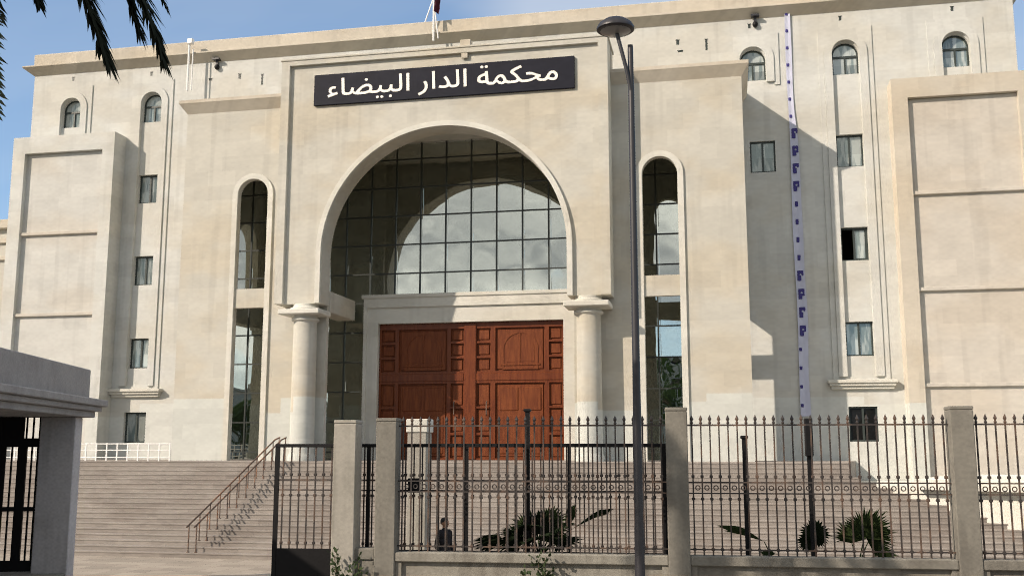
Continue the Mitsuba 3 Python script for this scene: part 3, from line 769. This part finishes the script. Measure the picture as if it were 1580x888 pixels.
# ------------------------------------------------------------------ street lamp
L = thing('street_lamp', 'tall dark street lamp with a flat round head on a bent arm', 'street lamp')
px, py = -1.25, 15.0
put(L, 'pole', lathe([(0.072, 0.0), (0.070, 2.2), (0.064, 2.24), (0.056, 4.5), (0.045, 8.6), (0.040, 9.34)], px, py, 20), 'pole_paint', smooth=40)
put(L, 'base', lathe([(0.19, 0.12), (0.19, 0.15), (0.11, 0.17), (0.09, 0.5)], px, py, 20), 'pole_paint', smooth=30)
put(L, 'arm', tube([(px, py - .02, 8.62), (px - .06, py - .05, 8.95), (px - .13, py - .09, 9.25), (px - .19, py - .10, 9.50)], 0.03, 10), 'pole_paint', smooth=40)
hx, hy, hz = px - .21, py - .10, 9.56
k = put(L, 'head', lathe([(0.255, hz - .02), (0.285, hz), (0.285, hz + .03), (0.25, hz + .09), (0.17, hz + .15), (0.06, hz + .18), (0.02, hz + .20)], hx, hy, 32), 'pole_paint', smooth=40)
put(k, 'lens', lathe([(0.05, hz - .06), (0.16, hz - .045), (0.23, hz - .022)], hx, hy, 32), 'lamp_glass', smooth=40)

# ------------------------------------------------------------------ gatehouse at the left
GF = np.eye(4)
nx, ny = 0.955, 0.297
GF[:2, 0] = (nx, ny); GF[:2, 1] = (-ny, nx); GF[:2, 3] = (-14.66, 22.0)


def gl(m):
    m = m.copy(); m.apply_transform(GF); return m


GH = thing('gatehouse', 'shaded flat roofed gatehouse with a stepped cornice at the left edge', 'gatehouse')
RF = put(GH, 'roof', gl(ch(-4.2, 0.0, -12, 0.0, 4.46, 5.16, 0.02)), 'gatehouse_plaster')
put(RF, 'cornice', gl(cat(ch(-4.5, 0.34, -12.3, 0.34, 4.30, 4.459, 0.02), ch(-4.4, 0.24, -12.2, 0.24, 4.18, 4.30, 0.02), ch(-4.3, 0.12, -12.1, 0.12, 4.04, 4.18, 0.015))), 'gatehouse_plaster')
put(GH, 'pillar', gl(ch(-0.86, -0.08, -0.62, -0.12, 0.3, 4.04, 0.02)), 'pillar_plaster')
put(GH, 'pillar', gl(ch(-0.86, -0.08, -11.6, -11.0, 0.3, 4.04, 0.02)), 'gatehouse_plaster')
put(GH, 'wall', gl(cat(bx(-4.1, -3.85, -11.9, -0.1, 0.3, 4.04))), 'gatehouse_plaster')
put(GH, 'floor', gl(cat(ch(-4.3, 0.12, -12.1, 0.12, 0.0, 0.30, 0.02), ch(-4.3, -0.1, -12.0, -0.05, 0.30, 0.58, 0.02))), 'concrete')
gg = key_of(GH + '__gate')
labels[gg] = {'label': 'black barred metal gate under the gatehouse roof'}
yg = -0.40
for x0, x1, z0, z1 in ((-3.85, -0.862, 3.36, 3.56), (-3.85, -0.862, 1.92, 2.02), (-3.85, -0.862, 0.60, 0.84), (-1.34, -1.18, 0.60, 3.36), (-0.96, -0.862, 0.6, 3.36), (-1.72, -1.66, .84, 3.36)):
    put(gg, 'frame', gl(bx(x0, x1, yg - .03, yg + .03, z0, z1)), 'black_paint')
put(gg, 'panel', gl(cat(bx(-3.84, -1.68, yg - .02, yg + .02, 0.84, 3.36), bx(-3.84, -1.27, yg - .02, yg + .02, 3.56, 4.04))), 'black_paint')
for k in range(6):
    x = -0.93 - k * 0.145
    put(gg, 'bar', gl(bx(x - .018, x + .018, yg - .016, yg + .016, 0.62, 4.04)), 'black_paint')

# ------------------------------------------------------------------ plants


def bez(p0, p1, p2, n):
    t = np.linspace(0, 1, n)[:, None]
    return (1 - t) ** 2 * np.array(p0) + 2 * t * (1 - t) * np.array(p1) + t ** 2 * np.array(p2)


def frond(p0, p1, p2, n, L, w, rg, droop=0.5, r=0.014, start=0.12, ang=0.75):
    """A feather leaf: a tapering rib with two rows of narrow folded leaflets."""
    c = bez(p0, p1, p2, n)
    V, Fc = [], []
    tan = np.gradient(c, axis=0); tan /= np.linalg.norm(tan, axis=1, keepdims=True)
    for i in range(n):
        u = i / (n - 1)
        if u < start:
            continue
        prof = min(1, (u - start) / 0.15 + 0.35) * (1 - 0.62 * max(0, (u - 0.55) / 0.45))
        t = tan[i]
        side = np.cross(t, [0, 0, 1.0])
        if np.linalg.norm(side) < 0.25:
            side = np.cross(t, [0.3, 1.0, 0])
        side /= np.linalg.norm(side)
        upv = np.cross(side, t)
        for s in (-1, 1):
            l = L * prof * rg.uniform(0.85, 1.12)
            d = s * side * math.sin(ang) + t * math.cos(ang) + upv * rg.uniform(0.0, 0.25) + rg.normal(0, 0.07, 3)
            d /= np.linalg.norm(d)
            m = c[i] + d * l * 0.5
            e = c[i] + d * l + np.array([0, 0, -droop * l])
            b = np.cross(d, upv); b /= np.linalg.norm(b) + 1e-9
            q = len(V)
            V += [c[i] - t * w * .5, c[i] + t * w * .5, m + b * w * .55 + [0, 0, -droop * l * .2], m - b * w * .55 + [0, 0, -droop * l * .2], e]
            Fc += [[q, q + 1, q + 2], [q, q + 2, q + 3], [q + 3, q + 2, q + 4]]
    rib = tube(c[:: max(1, n // 10)], np.linspace(r, r * .25, len(c[:: max(1, n // 10)])), 5)
    return cat(trimesh.Trimesh(np.array(V), np.array(Fc), process=False), rib)


PT = thing('palm_tree', 'tall palm with dark fronds hanging into the top left corner', 'palm tree')
pc = np.array([-8.65, 8.85, 9.45])
tz = np.linspace(0, 1, 14)
put(PT, 'trunk', tube([(-8.8 + .15 * u + .03 * math.sin(5 * u), 8.8 + .05 * u, 9.3 * u) for u in tz], [0.30 - .10 * u + .02 * (i % 2) for i, u in enumerate(tz)], 14), 'bark', smooth=60)
put(PT, 'crown_shaft', lathe([(0.18, 8.7), (0.32, 9.0), (0.34, 9.3), (0.2, 9.6), (0.08, 9.8)], -8.65, 8.85, 14), 'bark', smooth=60)
rgp = np.random.default_rng(21)
hang = [((-5.42, 9.0, 7.16), (-6.15, 9.0, 9.5), .52, .42, 170), ((-5.97, 8.9, 7.14), (-6.75, 8.9, 9.4), .56, .42, 170), ((-5.80, 9.15, 7.55), (-6.35, 9.1, 9.5), .46, .42, 150), ((-6.80, 8.9, 7.84), (-7.35, 8.9, 9.5), .40, .42, 150),
        ((-7.27, 9.0, 6.70), (-7.50, 8.9, 9.2), .34, 1.15, 90), ((-5.66, 9.4, 7.92), (-6.4, 9.3, 9.6), .3, .42, 120)]
for tip, ctl, L_, an, n_ in hang:
    put(PT, 'frond', frond(pc, ctl, tip, n_, L_, 0.034 if an > 1 else 0.055, rgp, droop=0.30, r=0.035, ang=an), 'palm_leaf')
for k in range(30):
    az = 2.399 * k + 0.5
    el = 0.15 + 1.0 * ((k * 0.37) % 1)
    R = rgp.uniform(2.3, 2.9)
    d = np.array([math.cos(az), math.sin(az), 0])
    tip = pc + d * R * (0.55 + .45 * math.cos(el)) + [0, 0, 1.3 * math.sin(el) - 0.9]
    if tip[0] > -8.9 and tip[1] > 6.0:
        continue
    ctl = pc + d * R * 0.5 + [0, 0, 0.9 + 0.9 * math.sin(el)]
    put(PT, 'frond', frond(pc, ctl, tip, 70, 0.36, 0.036, rgp, droop=0.3, r=0.022), 'palm_leaf')


def fan(foot, hub, axis, side, R, rg, half=1.9, n=30):
    """A fan leaf: a stalk and a hand of narrow folded segments spread round its end."""
    foot, hub, axis, side = (np.asarray(v, float) for v in (foot, hub, axis, side))
    axis = axis / np.linalg.norm(axis); side = side - axis * (side @ axis); side /= np.linalg.norm(side)
    nrm = np.cross(axis, side)
    V, Fc = [], []
    for k in range(n):
        a = -half + 2 * half * k / (n - 1)
        d = math.cos(a) * axis + math.sin(a) * side
        e = -math.sin(a) * axis + math.cos(a) * side
        l = R * (1 - 0.22 * abs(a) / half) * rg.uniform(.9, 1.08)
        w = l * half / n * 1.12
        f = nrm * 0.04 * R
        q = len(V)
        V += [hub, hub + d * l * .62 + e * w * .8 - f, hub + d * l * .66 + f, hub + d * l * .62 - e * w * .8 - f, hub + d * l + np.array([0, 0, -.12 * l]) + rg.normal(0, .012, 3)]
        Fc += [[q, q + 1, q + 2], [q, q + 2, q + 3], [q + 2, q + 1, q + 4], [q + 3, q + 2, q + 4]]
    st = tube(bez(foot, (foot + hub) / 2 + [0, 0, .08], hub, 6), np.linspace(.014, .008, 6), 5)
    return cat(trimesh.Trimesh(np.array(V), np.array(Fc), process=False), st)


def fan_palm(label, s, off, zc, leaves, mat, seed):
    rg = np.random.default_rng(seed)
    t = thing('fan_palm', label, 'palm', 'young fan palms behind the street wall')
    b = fw(s, off)
    zz = np.linspace(0, 1, 8)
    put(t, 'trunk', tube([(b[0], b[1], zc * u) for u in zz], [.11 * (1.15 - .3 * u + .08 * (i % 2)) for i, u in enumerate(zz)], 10), 'bark', smooth=60)
    for (ds, do, z), (ax, ay, az), (sx, sy, sz), R, half in leaves:
        put(t, 'leaf', fan((b[0], b[1], zc), fw(s + ds, off + do, z), (ax, ay, az), (sx, sy, sz), R, rg, half), mat if len(leaves) < 10 or do < .08 else 'cycas_leaf')


rs1 = np.random.default_rng(3)
lv = [((.55, 0, 1.98), (.82, .05, .50), (.1, 1, .15), .80, .16), ((.42, .1, 1.95), (.30, .1, .9), (.5, 1, 0), .52, .45), ((-.62, .05, 1.72), (-1, 0, .16), (.3, .9, .35), .58, .95), ((-.30, -.1, 1.74), (-.9, -.2, .3), (.2, .6, .8), .5, 1.4),
      ((0, -.05, 1.92), (.05, -.2, 1), (1, .3, 0), .44, 2.3), ((.14, .1, 1.98), (.2, .1, 1), (1, -.4, 0), .48, 2.0), ((-.18, .1, 1.88), (-.4, .1, .9), (1, .4, .2), .46, 1.9)]
for k in range(8):
    a = 2.4 * k
    lv.append(((.30 * math.cos(a), .25 * math.sin(a), rs1.uniform(1.7, 1.98)), (math.cos(a), math.sin(a), rs1.uniform(.1, .9)), (-math.sin(a), math.cos(a), .3), rs1.uniform(.34, .46), 1.7))
fan_palm('bushy dark fan palm behind the wall left of the street lamp', -3.10, .95, 1.50, lv, 'dark_leaf', 31)
fan_palm('small fan palm with one narrow leaf slanting across the slim black post nearest the lamp', 0.80, 1.05, 1.30, [((-.18, 0, 1.80), (-.88, 0, .40), (.2, 1, .25), .82, .20), ((-.05, .2, 1.55), (-.5, .6, .4), (1, .5, 0), .25, 1.2)], 'cycas_leaf', 32)
fan_palm('small dark round fan palm at the foot of the black post below the banner', 1.42, 1.0, 1.42, [((.0, -.06, 1.93), (0, -.25, 1), (1, .1, 0), .30, 3.0), ((.03, .08, 1.90), (.2, .1, 1), (1, -.3, 0), .27, 2.8), ((-.1, -.05, 1.80), (-.6, -.2, .3), (.3, .3, 1), .22, 2.2)], 'dark_leaf', 33)
fan_palm('small fan palm with a broad green fan, rightmost behind the wall', 2.10, 1.05, 1.35, [((.12, -.03, 1.88), (.38, -.15, .92), (.92, .2, -.38), .62, 1.25), ((.2, .1, 1.80), (.8, .1, .45), (.4, .5, -.8), .48, 1.5), ((-.06, .1, 1.78), (-.1, .2, 1), (1, .3, 0), .46, 1.3), ((.3, -.1, 1.62), (.9, -.1, -.1), (.1, .4, -1), .33, 1.5)], 'cycas_leaf', 34)


def leafy(n, fn, size, rg):
    V, Fc = [], []
    for _ in range(n):
        p, out = fn()
        d = out + rg.normal(0, .6, 3); d /= np.linalg.norm(d) + 1e-9
        a = np.cross(d, rg.normal(0, 1, 3)); a /= np.linalg.norm(a) + 1e-9
        l = size * rg.uniform(.6, 1.3); w = l * .32
        q = len(V)
        V += [p, p + d * l * .5 + a * w, p + d * l, p + d * l * .5 - a * w]
        Fc += [[q, q + 1, q + 2], [q, q + 2, q + 3]]
    return trimesh.Trimesh(np.array(V), np.array(Fc), process=False)


def shrub(label, s, off, z0, pts, n, size, seed):
    rg = np.random.default_rng(seed)
    t = thing('shrub', label, 'shrub')
    st = []
    b = fw(s, off, z0)
    ends = [fw(s + a, off + bb, z0 + c) for a, bb, c in pts]
    for e in ends:
        st.append(tube(bez(b, (b + e) / 2 + rg.normal(0, .05, 3), e, 7), np.linspace(.016, .006, 7), 5))
    put(t, 'stem', cat(st), 'bark')

    def fn():
        e = ends[rg.integers(len(ends))]
        p = b + (e - b) * rg.uniform(.3, 1.05) + rg.normal(0, .05, 3)
        o = p - b
        return p, o / (np.linalg.norm(o) + 1e-9)
    put(t, 'foliage', leafy(n, fn, size, rg), 'shrub_leaf')


shrub('small leafy shrub at the foot of the pale gate pillar', -6.12, -.25, .75, [(-.20, 0, .86), (-.12, -.1, .66), (.05, 0, .55), (.20, .05, .74), (.26, -.05, .62), (.0, -.1, .45), (.2, -.1, .35)], 380, .075, 5)
shrub('sparse dark plant hanging in front of the wall below the bushy dwarf palm', -3.0, -.14, .6, [(-.25, 0, .75), (0, -.05, .95), (.15, 0, .8), (.28, -.05, .6), (-.1, -.05, .5), (.1, -.08, 1.0)], 420, .08, 6)

# ------------------------------------------------------------------ person


def body_mesh(bones, edge=0.03, it=6):
    tot = None
    for (a, ra), (b, rb) in bones:
        sa = m3.Manifold.sphere(ra, 20).translate(list(map(float, a)))
        sb = m3.Manifold.sphere(rb, 20).translate(list(map(float, b)))
        h = m3.Manifold.batch_hull([sa, sb])
        tot = h if tot is None else tot + h
    tot = tot.refine_to_length(edge)
    mm = tot.to_mesh()
    tm = trimesh.Trimesh(mm.vert_properties[:, :3], mm.tri_verts, process=True)
    if it:
        trimesh.smoothing.filter_taubin(tm, lamb=.5, nu=.53, iterations=it)
    return tm


PM = trimesh.transformations.rotation_matrix(math.radians(62), [0, 0, 1])        # front (-y) turned towards the left end of the fence
PM[:3, 3] = (-6.66, 24.5, 0.0)


def pl(m):
    m = m.copy(); m.apply_transform(PM); return m


# in the person's own frame: x = own left, -y = front, z up
jc = [(((0, .01, .98), .135), ((0, .015, 1.12), .13)), (((0, .015, 1.12), .13), ((0, .02, 1.28), .125)), (((-.09, .01, .97), .09), ((.09, .01, .97), .09)), (((-.08, .01, 1.27), .105), ((.08, .01, 1.27), .105)),
      (((-.155, .02, 1.355), .066), ((.155, .02, 1.355), .066)), (((0, .02, 1.36), .085), ((0, .005, 1.44), .058)), (((-.10, .0, 1.15), .10), ((.10, .0, 1.15), .10))]
arms = []
for sx in (-1, 1):
    sh, el, wr = (sx * .19, .02, 1.34), (sx * .245, .05, 1.06), (sx * .235, -.07, .83)
    jc += [((sh, .062), (el, .050)), ((el, .050), (wr, .040))]
    arms.append(wr)
legs = []
for sx, st in ((-1, -.05), (1, .07)):
    hip, kn, an = (sx * .09, .01, .93), (sx * .10, st - .02, .50), (sx * .105, st + .03, .10)
    legs += [((hip, .095), (kn, .066)), ((kn, .066), (an, .048))]
legs += [(((-.09, .01, .93), .095), ((.09, .01, .93), .095))]
head = [(((0, -.005, 1.585), .088), ((0, .025, 1.60), .088)), (((0, -.035, 1.535), .062), ((0, .0, 1.56), .075)), (((0, .012, 1.40), .052), ((0, .005, 1.52), .055)), (((0, -.098, 1.575), .012), ((0, -.112, 1.548), .015)),
        (((0, -.075, 1.495), .022), ((0, -.03, 1.51), .05)), (((-.02, -.088, 1.52), .010), ((.02, -.088, 1.52), .010))]
for sx in (-1, 1):
    head += [(((sx * .086, .01, 1.575), .014), ((sx * .088, .018, 1.545), .012)), (((sx * .03, -.078, 1.603), .014), ((sx * .045, -.07, 1.603), .012))]
for wr in arms:
    sx = 1 if wr[0] > 0 else -1
    pm = (wr[0], wr[1] - .02, wr[2] - .09)
    head += [((wr, .027), (pm, .034))]
    for j, (dx, ln) in enumerate(((-.028, .072), (-.009, .082), (.010, .078), (.028, .062))):
        a = (pm[0] - sx * .004, pm[1] + dx, pm[2] - .02)
        b = (a[0] - sx * .006, a[1] - .004, a[2] - ln * .6)
        c = (b[0] - sx * .02, b[1], b[2] - ln * .45)
        head += [((a, .0095), (b, .009)), ((b, .009), (c, .008))]
    a = (pm[0], pm[1] - .03, pm[2] + .035); b = (pm[0] - sx * .012, pm[1] - .05, pm[2] - .01); c = (pm[0] - sx * .018, pm[1] - .048, pm[2] - .04)
    head += [((a, .012), (b, .010)), ((b, .010), (c, .009))]
P1 = thing('person', 'dark haired person in a black jacket and trousers, standing below the stairs behind the fence', 'person')
put(P1, 'body', pl(body_mesh(head, .012, 4)), 'skin', smooth=True)
put(P1, 'jacket', pl(body_mesh(jc, .03, 8)), 'jacket', smooth=True)
put(P1, 'trousers', pl(body_mesh(legs, .03, 6)), 'trousers', smooth=True)
hair = m3.Manifold.sphere(.098, 28).scale([0.98, 1.05, .98]).translate([0, .022, 1.608]) - m3.Manifold.cube([.4, .3, .4], True).translate([0, -.198, 1.50]) - m3.Manifold.cube([.4, .4, .3], True).translate([0, 0, 1.372])
hm = hair.refine_to_length(.015).to_mesh()
put(P1, 'hair', pl(trimesh.Trimesh(hm.vert_properties[:, :3], hm.tri_verts)), 'hair', smooth=60)
for sx, st in ((-1, -.05), (1, .07)):
    put(P1, 'shoe', pl(body_mesh([(((sx * .105, st + .04, .055), .052), ((sx * .11, st - .14, .04), .038))], .02, 4)), 'shoe', smooth=True)

# ------------------------------------------------------------------ the far side of the street, mirrored in the glass
rt = np.random.default_rng(77)
tree_at = [(-62, -16, 9.5, 'street tree across the road, farthest left'), (-50, -15, 8.0, 'low round street tree across the road'), (-39, -17, 9.0, 'street tree across the road, third from the left'), (-6.5, -20, 12.5, 'tall street tree across the road behind the photographer'), (4, -18, 10.0, 'street tree across the road, right of the tall one'), (15, -17, 8.5, 'street tree across the road, farthest right')]
for x, y, h, lab in tree_at:
    t = thing('street_tree', lab, 'tree', 'street trees across the road')
    lim = [tube([(x, y, 0), (x + .1, y, h * .25), (x + .05, y + .1, h * .5)], [.2, .16, .12], 9)]
    cl = []
    for k in range(9):
        a = 2.4 * k
        e = np.array([x + math.cos(a) * h * .24 * rt.uniform(.5, 1), y + math.sin(a) * h * .24 * rt.uniform(.5, 1), h * rt.uniform(.52, .9)])
        lim.append(tube(bez((x, y, h * .4), (x, y, h * .55), e, 6), np.linspace(.09, .03, 6), 6))
        cl.append((e, h * rt.uniform(.10, .17)))
    put(t, 'trunk', cat(lim), 'bark')

    def fn():
        c, r = cl[rt.integers(len(cl))]
        d = rt.normal(0, 1, 3); d /= np.linalg.norm(d)
        return c + d * r * rt.uniform(.5, 1.05) ** .5, d
    put(t, 'crown', leafy(2600, fn, .34, rt), 'tree_leaf')
for x0, x1, y, h, lab in ((-90, -58, -34, 10.5, 'low pale building across the road, farthest left'), (-56, -40, -36, 8.0, 'pale two storey building across the road'), (-14, 4, -40, 14.5, 'pale four storey building across the road behind the photographer'), (6, 30, -38, 9.5, 'low pale building across the road, farthest right')):
    t = thing('street_building', lab, 'building', 'buildings across the road')
    put(t, 'wall', bx(x0, x1, y - 12, y, 0, h), 'facade_far')
    put(t, 'cornice', bx(x0 - .3, x1 + .3, y - 12.3, y + .3, h, h + .4), 'facade_far')
    z = 1.2
    while z + 1.6 < h:
        x = x0 + 1.5
        while x + 1.4 < x1:
            put(t, 'window', bx(x, x + 1.3, y - .05, y + .06, z, z + 1.5), 'dark_glass')
            x += 3.2
        z += 3.2
